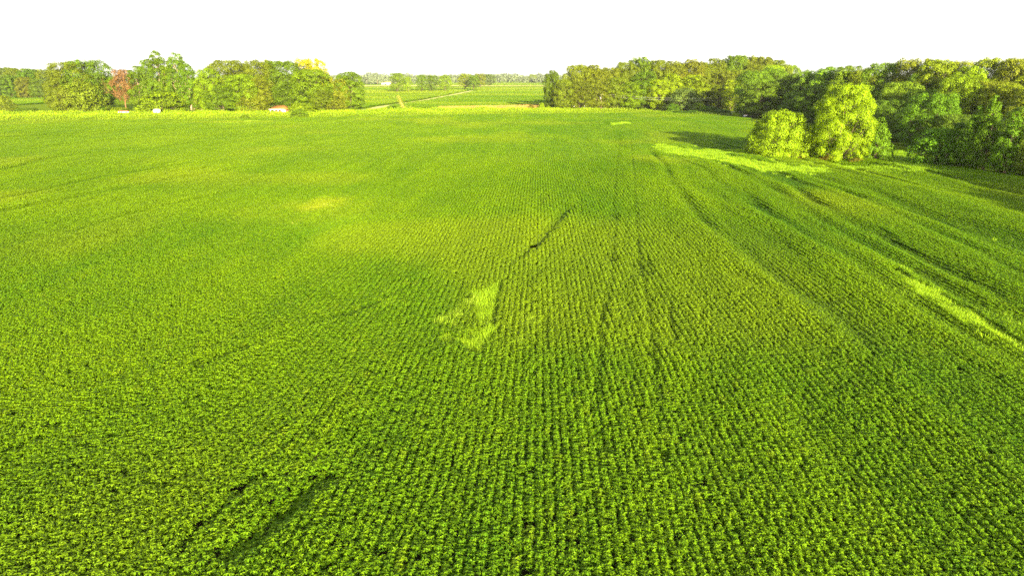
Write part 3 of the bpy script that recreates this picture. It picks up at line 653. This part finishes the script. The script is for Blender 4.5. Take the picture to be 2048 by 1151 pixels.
tree('roadside_bush', 600, 207, 50, 306, 'bush0', 'bright', 'rounded leafy bush beside the orange-roofed house', 'bush')
tree('roadside_bush', 598, 219, 36, 285, 'bush1', 'mid', 'dark green bush at the edge of the soybeans by the house', 'bush')
tree('shrub', 490, 230, 18, 272, 'bush0', 'mid', 'small dark shrub sunk in the roadside weeds', 'shrub')
tree('broadleaf_tree', 697, 145, 62, 330, 'oval0', 'mid', 'rounded green tree at the mouth of the dirt lane')
tree('broadleaf_tree', 679, 157, 34, 326, 'oval1', 'khaki', 'small dull khaki tree joined to the tree at the lane')
tree('shrub', 664, 178, 26, 330, 'bush1', 'grey', 'pale grey-green shrub between the grove and the tree at the lane', 'shrub')
tree('shrub', 668, 200, 34, 322, 'bush0', 'olive', 'dense olive shrub at the foot of the dull khaki tree', 'shrub')
# trees in the middle of the far field
for px, ty, wp, by, co, lab in (
    (793, 147, 33, 185, 'bright', 'large roundish tree in the far field beside the dirt lane'), (815, 154, 17, 184.5, 'bright', 'small slender tree beside the large roundish field tree'),
    (843, 150, 22, 184, 'mid', 'upright tree at the gap side of three field trees'), (862, 152, 27, 183.5, 'mid', 'wide-topped tree in the middle of three field trees'),
    (889, 151, 27, 183, 'bright', 'full green tree, last of three field trees before the lane bend'), (929, 148, 28, 180, 'khaki', 'brownish tree of the clump where the lane ends'),
    (947, 151, 22, 181, 'mid', 'green tree in front of the brownish clump'), (960, 148, 26, 176, 'khaki', 'dull tree in the middle of the brownish clump'), (977, 149, 26, 174, 'grey', 'grey-green tree at the open end of the brownish clump'),
    (1008, 147.5, 16, 162, 'grey', 'lone hazy round tree in the far pale field'), (1066, 150, 16, 166.5, 'khaki', 'lone reddish small tree in the far pale field')):
    Y = float(ground(px, by)[1]); tree('field_tree', px, ty, wp, Y, rc(LO), co, lab)
# right wood beyond the road
tree('broadleaf_tree', 1106, 142, 34, 352, 'oval2', 'mid', 'dark narrow tree at the open-field corner of the wood')
WL = 'trees of the wood behind the utility pole'
wl = dict(khaki='khaki', olive='olive', mid='mid-green', bright='bright green', yellow='yellow-green', lime='vivid lime')
WM = ((1135, 'next to the dark corner tree of the wood'), (1165, 'behind the white post boxes'), (1200, 'behind the shed and pole'), (1235, 'just past the pole along the power lines'), (1275, 'under the highest crown of the wood'),
      (1318, 'between the pole and the grey-green rounded tree'), (1350, 'above the dark shrub by the grey-green tree'), (1385, 'behind the grey-green rounded tree'), (1415, 'behind the bushes at the field corner'), (1445, 'beside the vivid small tree at the drive'),
      (1475, 'behind the vivid small tree at the drive'), (1510, 'rising behind the first shaded trees'), (1545, 'rising behind the shaded trees'), (1582, 'at the end of the wood behind the shaded trees'))
for px, ty, wp, Y, co in ((1130, 160, 46, 345, 'khaki'), (1152, 131, 56, 356, 'khaki'), (1186, 131, 58, 358, 'khaki'), (1160, 165, 60, 346, 'khaki'), (1195, 160, 54, 348, 'khaki'), (1218, 136, 54, 360, 'olive'), (1235, 156, 56, 350, 'olive'),
                          (1252, 126, 56, 362, 'olive'), (1278, 114, 60, 368, 'mid'), (1262, 165, 50, 348, 'bright'), (1292, 145, 60, 355, 'mid'), (1318, 122, 60, 368, 'olive'), (1322, 160, 56, 350, 'yellow'), (1345, 148, 56, 356, 'lime'),
                          (1352, 122, 60, 370, 'khaki'), (1388, 119, 62, 372, 'olive'), (1385, 150, 56, 358, 'yellow'), (1412, 126, 56, 372, 'olive'), (1410, 152, 50, 358, 'khaki'), (1432, 118, 60, 378, 'olive'), (1446, 142, 60, 364, 'olive'),
                          (1440, 170, 46, 352, 'olive'), (1472, 112, 60, 384, 'mid'), (1500, 113, 60, 390, 'khaki'), (1530, 115, 60, 392, 'olive'), (1558, 121, 60, 394, 'olive'), (1582, 132, 46, 396, 'bright'), (1478, 140, 50, 372, 'khaki'),
                          (1510, 130, 60, 376, 'olive'), (1545, 132, 60, 376, 'yellow'), (1300, 128, 60, 385, 'olive'), (1240, 140, 60, 385, 'olive'), (1180, 138, 60, 385, 'mid'), (1370, 128, 60, 392, 'mid'), (1455, 125, 60, 400, 'olive'), (1515, 120, 60, 410, 'mid')):
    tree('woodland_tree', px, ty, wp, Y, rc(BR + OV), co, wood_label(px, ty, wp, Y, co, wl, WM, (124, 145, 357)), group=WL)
tree('woodland_tree', 1466, 160, 44, 345, 'oval1', 'lime', 'vivid small tree standing alone by the gravel drive')
tree('woodland_tree', 1372, 178, 70, 338, 'bush0', 'grey', 'smooth dark grey-green rounded tree under the power lines')
tree('shrub', 1345, 208, 26, 330, 'bush1', 'green', 'dark green shrub beside the rounded grey-green tree', 'shrub')
tree('shrub', 1398, 206, 36, 334, 'bush0', 'yellow', 'yellow-green shrub beside the rounded grey-green tree', 'shrub')
for px, ty, wp, Y in ((1362, 222, 44, 318), (1418, 213, 44, 318), (1448, 220, 34, 310), (1385, 221, 36, 318)):
    tree('hedge_bush', px, ty, wp, Y, rc(['bush0', 'bush1']), 'green', 'dark green rounded bush at the field corner beside the drive', 'bush', 'dark bushes at the field corner beside the drive')
for px, ty, wp, Y, co, lab in ((1083, 206, 14, 350, 'yellow', 'small upright yellow-green shrub at the corner of the wood'), (1062, 209, 12, 352, 'rust', 'small rusty shrub in the dry grass strip'),
                               (1096, 212, 12, 348, 'yellow', 'low yellow shrub touching the dark corner tree')):
    tree('shrub', px, ty, wp, Y, 'bush1', co, lab, 'shrub')
# dark shaded trees by the drive
DK = 'shaded trees between the drive and the lone trees'
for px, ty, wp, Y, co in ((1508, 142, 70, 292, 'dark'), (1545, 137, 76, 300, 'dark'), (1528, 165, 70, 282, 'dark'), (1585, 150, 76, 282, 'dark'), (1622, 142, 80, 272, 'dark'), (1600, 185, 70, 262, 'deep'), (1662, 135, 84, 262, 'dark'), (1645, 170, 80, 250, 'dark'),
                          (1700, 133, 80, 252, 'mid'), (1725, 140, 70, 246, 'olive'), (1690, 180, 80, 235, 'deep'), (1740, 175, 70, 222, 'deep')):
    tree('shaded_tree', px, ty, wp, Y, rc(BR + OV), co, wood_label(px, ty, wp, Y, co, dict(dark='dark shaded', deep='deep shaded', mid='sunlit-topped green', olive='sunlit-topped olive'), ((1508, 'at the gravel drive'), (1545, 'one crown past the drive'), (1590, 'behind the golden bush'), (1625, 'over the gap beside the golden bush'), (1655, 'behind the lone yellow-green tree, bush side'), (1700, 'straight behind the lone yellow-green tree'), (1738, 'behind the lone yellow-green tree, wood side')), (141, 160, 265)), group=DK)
# right wood
RW = 'trees of the tall wood at the side of the field'
rl = dict(olive='olive', khaki='khaki', mid='green', yellow='yellow-green', dark='dark', deep='deep shaded', golden='golden-green')
RM = ((1778, 'of the side wood next to the shaded trees'), (1828, 'of the side wood above the grass gap'), (1850, 'of the side wood behind the grass gap'), (1880, 'of the side wood above the corner bush'), (1920, 'of the side wood behind the first young pointed tree'),
      (1950, 'of the side wood behind the second young pointed tree'), (1995, 'of the side wood behind the tallest young tree'), (2042, 'of the side wood past the tallest young tree'), (2088, 'of the side wood behind the dark corner young tree'))
for px, ty, wp, Y, co in ((1775, 128, 90, 222, 'mid'), (1825, 119, 96, 214, 'olive'), (1875, 121, 100, 205, 'olive'), (1915, 124, 90, 210, 'khaki'), (1948, 134, 76, 190, 'golden'), (1925, 158, 96, 172, 'yellow'), (2000, 119, 96, 196, 'khaki'), (2045, 120, 96, 190, 'olive'),
                          (2085, 122, 100, 186, 'olive'), (1990, 165, 100, 168, 'khaki'), (2040, 170, 100, 160, 'khaki'), (1800, 165, 86, 196, 'dark'), (1845, 180, 90, 182, 'dark'), (1780, 200, 76, 186, 'deep'), (1830, 215, 70, 172, 'deep'),
                          (1885, 188, 110, 158, 'green'), (1850, 150, 80, 206, 'mid'), (2090, 170, 110, 150, 'olive'), (1920, 230, 90, 150, 'deep'), (2060, 215, 100, 140, 'dark')):
    if co == 'green': tree('woodland_tree', px, ty, wp, Y, 'broad1', co, 'rounded fresh green tree in front of the tall wood'); continue
    tree('woodland_tree', px, ty, wp, Y, rc(BR + OV), co, wood_label(px, ty, wp, Y, co, rl, RM, (130, 160, 180)), group=RW)
# more of the same wood along the side of the field, outside the frame, which shades the field corner
for X, Y, h in ((88, 72, 16), (87, 56, 17), (86, 40, 18), (84, 24, 17), (84, 8, 18), (83, -8, 17), (82, -24, 18), (98, 84, 19), (98, 62, 20), (97, 44, 20), (96, 26, 19), (95, 6, 20), (95, -14, 19), (108, 96, 20), (112, 76, 20)):
    tr, cr, H, W = PROTO[rc(BR)]; e = empty('woodland_tree', (X, Y, zt(X, Y)), rng.random() * 6.28); h *= rng.uniform(.6, .95); s = h / H; e.scale = (s * .9, s * .9, s)
    tag(e, 'olive tree of the side wood standing along the near shaded field edge', 'tree', RW); link('trunk', tr, e); c = link('crown', cr, e); c.color = (*COL['olive'], 1)
# lone trees and young trees in front of the wood
tree('lone_tree', 1695, 170, 116, 137, 'yellow', 'yellow', 'bright yellow-green lone tree with clumped foliage at the field edge')
tree('lone_bush', 1562, 225, 130, 143, 'golden', 'golden', 'wide golden-green bush beside the bright yellow-green tree', 'bush')
tree('young_tree', 1762, 236, 70, 135, 'shade', 'green', 'dark green small tree touching the bright yellow-green tree')
tree('young_tree', 1632, 245, 60, 146, 'shade', 'green', 'shaded small tree between the golden bush and the yellow-green tree')
tree('young_tree', 1660, 285, 60, 139, 'bush0', 'yellow', 'low leafy skirt of shoots under the bright yellow-green tree', 'bush')
tree('edge_bush', 1884, 258, 92, 129, 'bush0', 'green', 'broad dark green bush at the corner of the tall wood', 'bush')
tree('young_tree', 1925, 235, 66, 125, 'cone0', 'green', 'young pointed tree next to the broad corner bush')
tree('young_tree', 1962, 212, 62, 121, 'cone1', 'green', 'young pointed tree, second from the corner bush, with pale trunk')
tree('young_tree', 1996, 186, 70, 119, 'cone0', 'green', 'tallest young pointed tree in front of the wood')
tree('young_tree', 2034, 224, 72, 114, 'cone1', 'green', 'young pointed tree beside the tallest young tree, away from the bush')
tree('young_tree', 2080, 215, 76, 112, 'cone0', 'dark', 'dark young tree at the shaded field corner')
for px, by, co, nm in ((1598, 318, 'rust', 'golden bush'), (1655, 322, 'rust', 'low leafy skirt'), (1712, 327, 'rust', 'yellow-green trunk')):
    p = ground(px, by); tree('dry_weed', px, by - 11, 34, float(p[1]) - .5, 'bush1', co, 'rusty dry weeds at the foot of the %s' % nm, 'weeds')

# dead tree: bare rust-coloured branches
def dead_tree(H, seed):
    g = np.random.default_rng(seed); tk = MB(); br = MB(); tw = MB()
    def grow(p, d, L, r, lev):
        q1 = p + d * L * .5 + g.normal(0, .03 * L, 3); q2 = p + d * L
        (tk if lev == 0 else br if lev < 3 else tw).tube([p, q1, q2], [r, r * .85, r * .65], 5 if lev < 3 else 3, lev < 3)
        if lev >= 5: return
        for k in range(3 if lev < 4 else 4):
            nd = unit(d + g.normal(0, .42, 3) + [0, 0, .12]); s = .5 + .5 * g.random()
            grow(p + d * L * s, nd, L * (.60 + .16 * g.random()), r * .55, lev + 1)
    grow(np.array([0, 0, -.2]), unit(np.array([.04, 0, 1.])), H * .38, .32, 0)
    return tk.mesh('dead_trunk', M['deadwood'], True), br.mesh('dead_limbs', M['deadwood']), tw.mesh('dead_twigs', M['deadwood'])
x, y, z = at_depth(240, 137, 322)
e = tag(empty('dead_tree', (x, y, 0)), 'bare rust-brown dead tree between two green groves', 'tree')
for nm, m in zip(('trunk', 'branches', 'twigs'), dead_tree(21, 5)): link(nm, m, e)
e.children[2]['kind'] = 'stuff'
tr, cr, H, W = PROTO['lolly0']; c = link('dead_leaves', cr, e); c.scale = (.55, .55, .78); c.location = (0, 0, 3); c.color = (.125, .065, .018, 1)
# leaning snag clad in vines
x, y, z = at_depth(796, 192, 345); x2, _, _ = at_depth(809, 218, 345)
e = tag(empty('vine_covered_snag', (x2, y, 0)), 'leaning dead stump wrapped in yellow-green vines by the dirt lane', 'snag')
top = np.array([x - x2, 0, z]); mb = MB().tube([(0, 0, -.3), top * .5 + [.15, 0, 0], top], [.55, .42, .2], 8); link('trunk', mb.mesh('snag_trunk', M['palebark'], True), e)
g = np.random.default_rng(9); n = 1500; tt = g.random(n) ** 1.1; d = unit(np.column_stack([g.normal(0, 1, (n, 2)), g.normal(0, .3, n)])); rr = (1.25 - .45 * tt)
pos = tt[:, None] * top + d * (rr * (.7 + .4 * g.random(n)))[:, None]
k = g.random(n) < .25; pos[k] = np.column_stack([3.2 + g.normal(0, 1.0, k.sum()) - 1.2 * pos[k, 2] * .5, g.normal(0, .6, k.sum()), np.abs(g.normal(0, 1.1, k.sum()))])
V, F, A = leaves(pos, unit(d + g.normal(0, .4, (n, 3))), unit(g.normal(0, 1, (n, 3))), .3 + .2 * g.random(n), .2 + .1 * g.random(n), np.clip(g.normal(.5, .2, n), 0, 1))
c = link('vines', mesh_np('snag_vines', V, [F], M['leaf'], {'v': A}), e); c.color = (.15, .16, .015, 1)

# far woods along the horizon, one hazy mass
def far_woods():
    vs, fs, at, n = [], [], [], 0; g = np.random.default_rng(77)
    def add(X, Y, h, wd):
        nonlocal n
        m = 150; lob = g.normal(0, 1, (7, 3)) * [.26, .26, .2]; c = lob[g.integers(0, 7, m)]
        d = unit(g.normal(0, 1, (m, 3)) + [0, -.3, .3]); p = (c + d * .26) * [wd, wd, h * .9] + [0, 0, h * .52]; p[:, 2] = np.clip(p[:, 2], .2, h)
        V, F, A = leaves(p + [X, Y, 0], unit(d + g.normal(0, .3, (m, 3))), unit(g.normal(0, 1, (m, 3))), wd * (.16 + .1 * g.random(m)), wd * (.12 + .06 * g.random(m)), np.clip(g.normal(.5, .15, m) + g.normal(0, .1), 0, 1))
        vs.append(V); fs.append(F + n); at.append(A); n += len(V)
    for row, (Y, h, x0, x1, sp) in enumerate(((1420, 15.5, -430, -195, 9), (1500, 17, -520, 110, 11), (1750, 19, -620, 160, 12), (2150, 22, -800, 260, 15), (2700, 23, -1100, 420, 20), (2700, 24, 900, 1500, 24), (1300, 19, -1500, -700, 16))):
        x = x0
        while x < x1:
            if row in (1, 2) and vnoise(x / 55. + 2, 3. + row) < .5: x += sp; continue
            add(x, Y + g.normal(0, 14), h * (.55 + .55 * vnoise(x / 40. + row * 9, row) + .08 * g.random()), sp * 1.5 * (.8 + .5 * g.random())); x += sp * (.6 + .7 * g.random())
    return mesh_np('far_woods', np.concatenate(vs), [np.concatenate(fs)], M['leaf'], {'v': np.concatenate(at)})
fw = link('far_woods', far_woods()); fw.color = (.085, .105, .045, 1)
tag(fw, 'hazy blue-green line of far woods along the horizon', 'woods', kind='stuff')

# ------------------------------------------------------------------ buildings and small things
def prism_roof(x0, x1, y0, y1, z0, z1, hip, over=.5, th=.18):
    mb = MB(); x0 -= over; x1 += over; y0 -= over; y1 += over; ym = (y0 + y1) / 2
    b = [(x0, y0, z0), (x1, y0, z0), (x1, y1, z0), (x0, y1, z0)]; r = [(x0 + hip, ym, z1), (x1 - hip, ym, z1)]
    bb = [(x, y, z - th) for x, y, z in b]
    mb.add(b + r + bb, [(0, 1, 5, 4), (2, 3, 4, 5), (1, 2, 5), (3, 0, 4), (0, 6, 7, 1), (1, 7, 8, 2), (2, 8, 9, 3), (3, 9, 6, 0), (9, 8, 7, 6)]); return mb
# orange-roofed house among the trees
x, y, _ = at_depth(556, 222, 312)
e = tag(empty('house', (x, y, 0), R(-16)), 'small house with orange-tan hip roof and white porch among the trees', 'house'); e.scale = (.78, .78, .8)
link('wall', MB().box(-4.4, 4.4, 1.2, 6.5, 0, 2.7).mesh('house_wall', M['redwall']), e)
link('side_wall', MB().box(3.0, 4.6, -.8, 1.197, 0, 2.65).mesh('house_side', M['white']), e)
rf = link('roof', prism_roof(-4.6, 4.6, -.9, 6.6, 2.75, 4.75, 2.8).mesh('house_roof', M['tanroof']), e)
link('fascia', MB().box(-5.15, 5.15, -1.5, -1.42, 2.45, 2.72).mesh('fascia', M['white']), e)
for px in (-4.4, -1.9, .6, 2.9): link('porch_post', MB().box(px - .1, px + .1, -.9, -.7, .2, 2.56).mesh('porch_post', M['white']), e)
link('porch_rail', MB().box(-3.2, 1.8, -.95, -.85, .3, 1.15).mesh('porch_rail', M['white']), e)
link('porch_floor', MB().box(-4.5, 2.99, -1.0, 1.197, 0, .2).mesh('porch_floor', M['white']), e)
for px in (-2.6, 1.4):
    wn = link('window', MB().box(px - .6, px + .6, 1.12, 1.197, .9, 2.1).mesh('window', M['white']), e); link('pane', MB().box(px - .5, px + .5, 1.10, 1.118, 1.0, 2.0).mesh('pane', M['glass']), wn)
link('door', MB().box(-.95, -.05, 1.12, 1.197, .2, 2.2).mesh('door', M['redmetal']), e)
# shed beside the utility pole
x, y, _ = at_depth(1191, 219, 350)
e = tag(empty('shed', (x, y, 0), R(8)), 'small grey wooden shed with dark doorway behind the utility pole', 'shed')
link('wall', MB().box(-3.2, 3.2, 0, 4, 0, 2.9).mesh('shed_wall', M['greywood']), e)
link('roof', prism_roof(-3.2, 3.2, 0, 4, 2.9, 4.0, .0, .35).mesh('shed_roof', M['grey']), e)
link('doorway', MB().box(-1.0, .3, -.06, -.004, 0, 2.2).mesh('shed_door', M['dark']), e)
link('window', MB().box(1.3, 2.3, -.06, -.004, 1.1, 2.0).mesh('shed_window', M['glass']), e)
link('lean_to', MB().box(3.204, 5.2, .4, 3.6, 0, 2.1).mesh('lean_to', M['white']), e)
# utility poles and wires
def pole(px, topy, Y, label):
    x, y, z = at_depth(px, topy, Y); e = tag(empty('utility_pole', (x, y, 0)), label, 'utility pole', 'utility poles along the road')
    link('post', MB().tube([(0, 0, -.5), (0, 0, z)], [.19, .13], 8).mesh('pole_post', M['palebark'], True), e)
    link('crossarm', MB().box(-.9, .9, -.26, -.16, z - .35, z - .22).mesh('crossarm', M['greywood']), e)
    link('transformer', MB().tube([(-.38, -.2, z - 2.6), (-.38, -.2, z - 1.5)], .30, 10).mesh('transformer', M['grey'], True), e)
    for k in (-.8, .8): link('insulator', MB().tube([(k, -.21, z - .22), (k, -.21, z - .02)], .06, 6).mesh('insulator', M['white']), e)
    return x, y, z
a = pole(1203, 188, 346, 'slim pale utility pole with transformer in front of the shed'); b = pole(1530, 192, 322, 'slim pale utility pole hidden among the shaded trees by the drive')
for k, dz, lab in ((-.8, .02, 'upper thin power line running along the road from the shed'), (.8, -.9, 'lower thin power line running along the road from the shed')):
    p0 = np.array([a[0] + k * .6, a[1] - .21, a[2] + dz]); p1 = np.array([b[0] + k * .6, b[1] - .21, b[2] + dz])
    pts = [p0 + (p1 - p0) * i / 14 - [0, 0, 1.6 * 4 * (i / 14) * (1 - i / 14)] for i in range(15)]
    tag(link('power_line', MB().tube(pts, .016, 5).mesh('power_line', M['wire'])), lab, 'power line', 'power lines')
def mailbox(px, py, Y, label):
    x, y, _ = at_depth(px, py, Y); e = tag(empty('mailbox', (x, y, 0)), label, 'mailbox')
    link('post', MB().box(-.06, .06, -.06, .06, 0, 1.7).mesh('mailbox_post', M['white']), e)
    link('box', MB().tube([(0, -.35, 1.95), (0, .35, 1.95)], .28, 8).mesh('mailbox_box', M['white']), e)
mailbox(1148, 217, 344, 'small white post box beneath the brownish trees'); mailbox(1169, 217.5, 344, 'small white post box near the shed')
# white tank and low trailer in the weeds
x, y, _ = at_depth(314.5, 228, 300)
e = tag(empty('white_tank', (x, y, 0)), 'white square-sided tank standing in the weeds before the tall spires', 'tank')
link('body', MB().tube([(-1.15, 0, 1.7), (-1.0, 0, 1.75), (1.0, 0, 1.75), (1.2, 0, 1.65)], [.75, .95, .95, .7], 12).mesh('tank_body', M['white'], True), e)
for k in (-.7, .7): link('leg', MB().box(k - .1, k + .1, -.5, .5, 0, .95).mesh('tank_leg', M['grey']), e)
x, y, _ = at_depth(249, 228, 302)
e = tag(empty('flatbed_trailer', (x, y, 0)), 'long low white trailer with red-brown top under the dead tree', 'trailer')
link('bed', MB().box(-2.2, 2.2, -.9, .9, .95, 1.55).mesh('trailer_bed', M['white']), e); link('cover', MB().box(-2.1, 1.9, -.85, .85, 1.553, 2.0).mesh('trailer_cover', M['redmetal']), e)
for k in (-1.2, 1.2): link('wheel', MB().tube([(k, -.95, .45), (k, -.72, .45)], .45, 12).mesh('trailer_wheel', M['dark']), e)
link('drawbar', MB().box(2.2, 3.2, -.08, .08, .95, 1.1).mesh('trailer_drawbar', M['grey']), e)
# small white boat-like trailer at the drive and house glimpsed through the shaded trees
x, y, _ = at_depth(1492, 233, 287)
e = tag(empty('white_cart', (x, y, 0), R(15)), 'small white cart with orange-brown load under the shaded tree at the drive', 'cart')
link('body', MB().box(-.85, .85, -.5, .5, .35, .95).mesh('cart_body', M['white']), e); link('load', MB().box(-.5, .9, -.4, .4, .953, 1.25).mesh('cart_load', M['tanroof']), e)
for k in (-.55, .55): link('wheel', MB().tube([(k, -.58, .25), (k, -.42, .25)], .25, 10).mesh('cart_wheel', M['dark']), e)
x, y, _ = at_depth(772, 168, 1400)
e = tag(empty('farm_building', (x, y, 0)), 'far white farm building with pale low roof at the tree line', 'building')
link('wall', MB().box(-9, 9, 0, 9, 0, 3.6).mesh('farm_wall', M['white']), e); link('roof', prism_roof(-9, 9, 0, 9, 3.65, 6.2, 0, .6).mesh('farm_roof', M['stubble']), e)
link('door', MB().box(-2, 1, -.08, -.004, 0, 3).mesh('farm_door', M['dark']), e)
for px, h in ((734, 9), (755, 10)):
    x, y, _ = at_depth(px, 168, 1390); tag(link('far_post', MB().tube([(0, 0, -.3), (0, 0, h * .5), (0, 0, h)], [.35, .3, .22], 6).mesh('far_post', M['palebark']), None, (x, y, 0)), 'far pale post in front of the distant tree line', 'post', 'far posts at the tree line')

# ------------------------------------------------------------------ haze
mz, t, out = newmat('haze_air'); pv = N(t, 'ShaderNodeVolumePrincipled')
pv.inputs['Color'].default_value = (.93, .96, 1.0, 1); pv.inputs['Density'].default_value = .000038; pv.inputs['Anisotropy'].default_value = .2
t.links.new(pv.outputs[0], out.inputs['Volume'])
hz = link('haze', MB().box(-4200, 4200, -700, 5200, -2, 38).mesh('haze', mz)); tag(hz, 'thin pale summer haze over the whole plain', 'haze', kind='stuff')
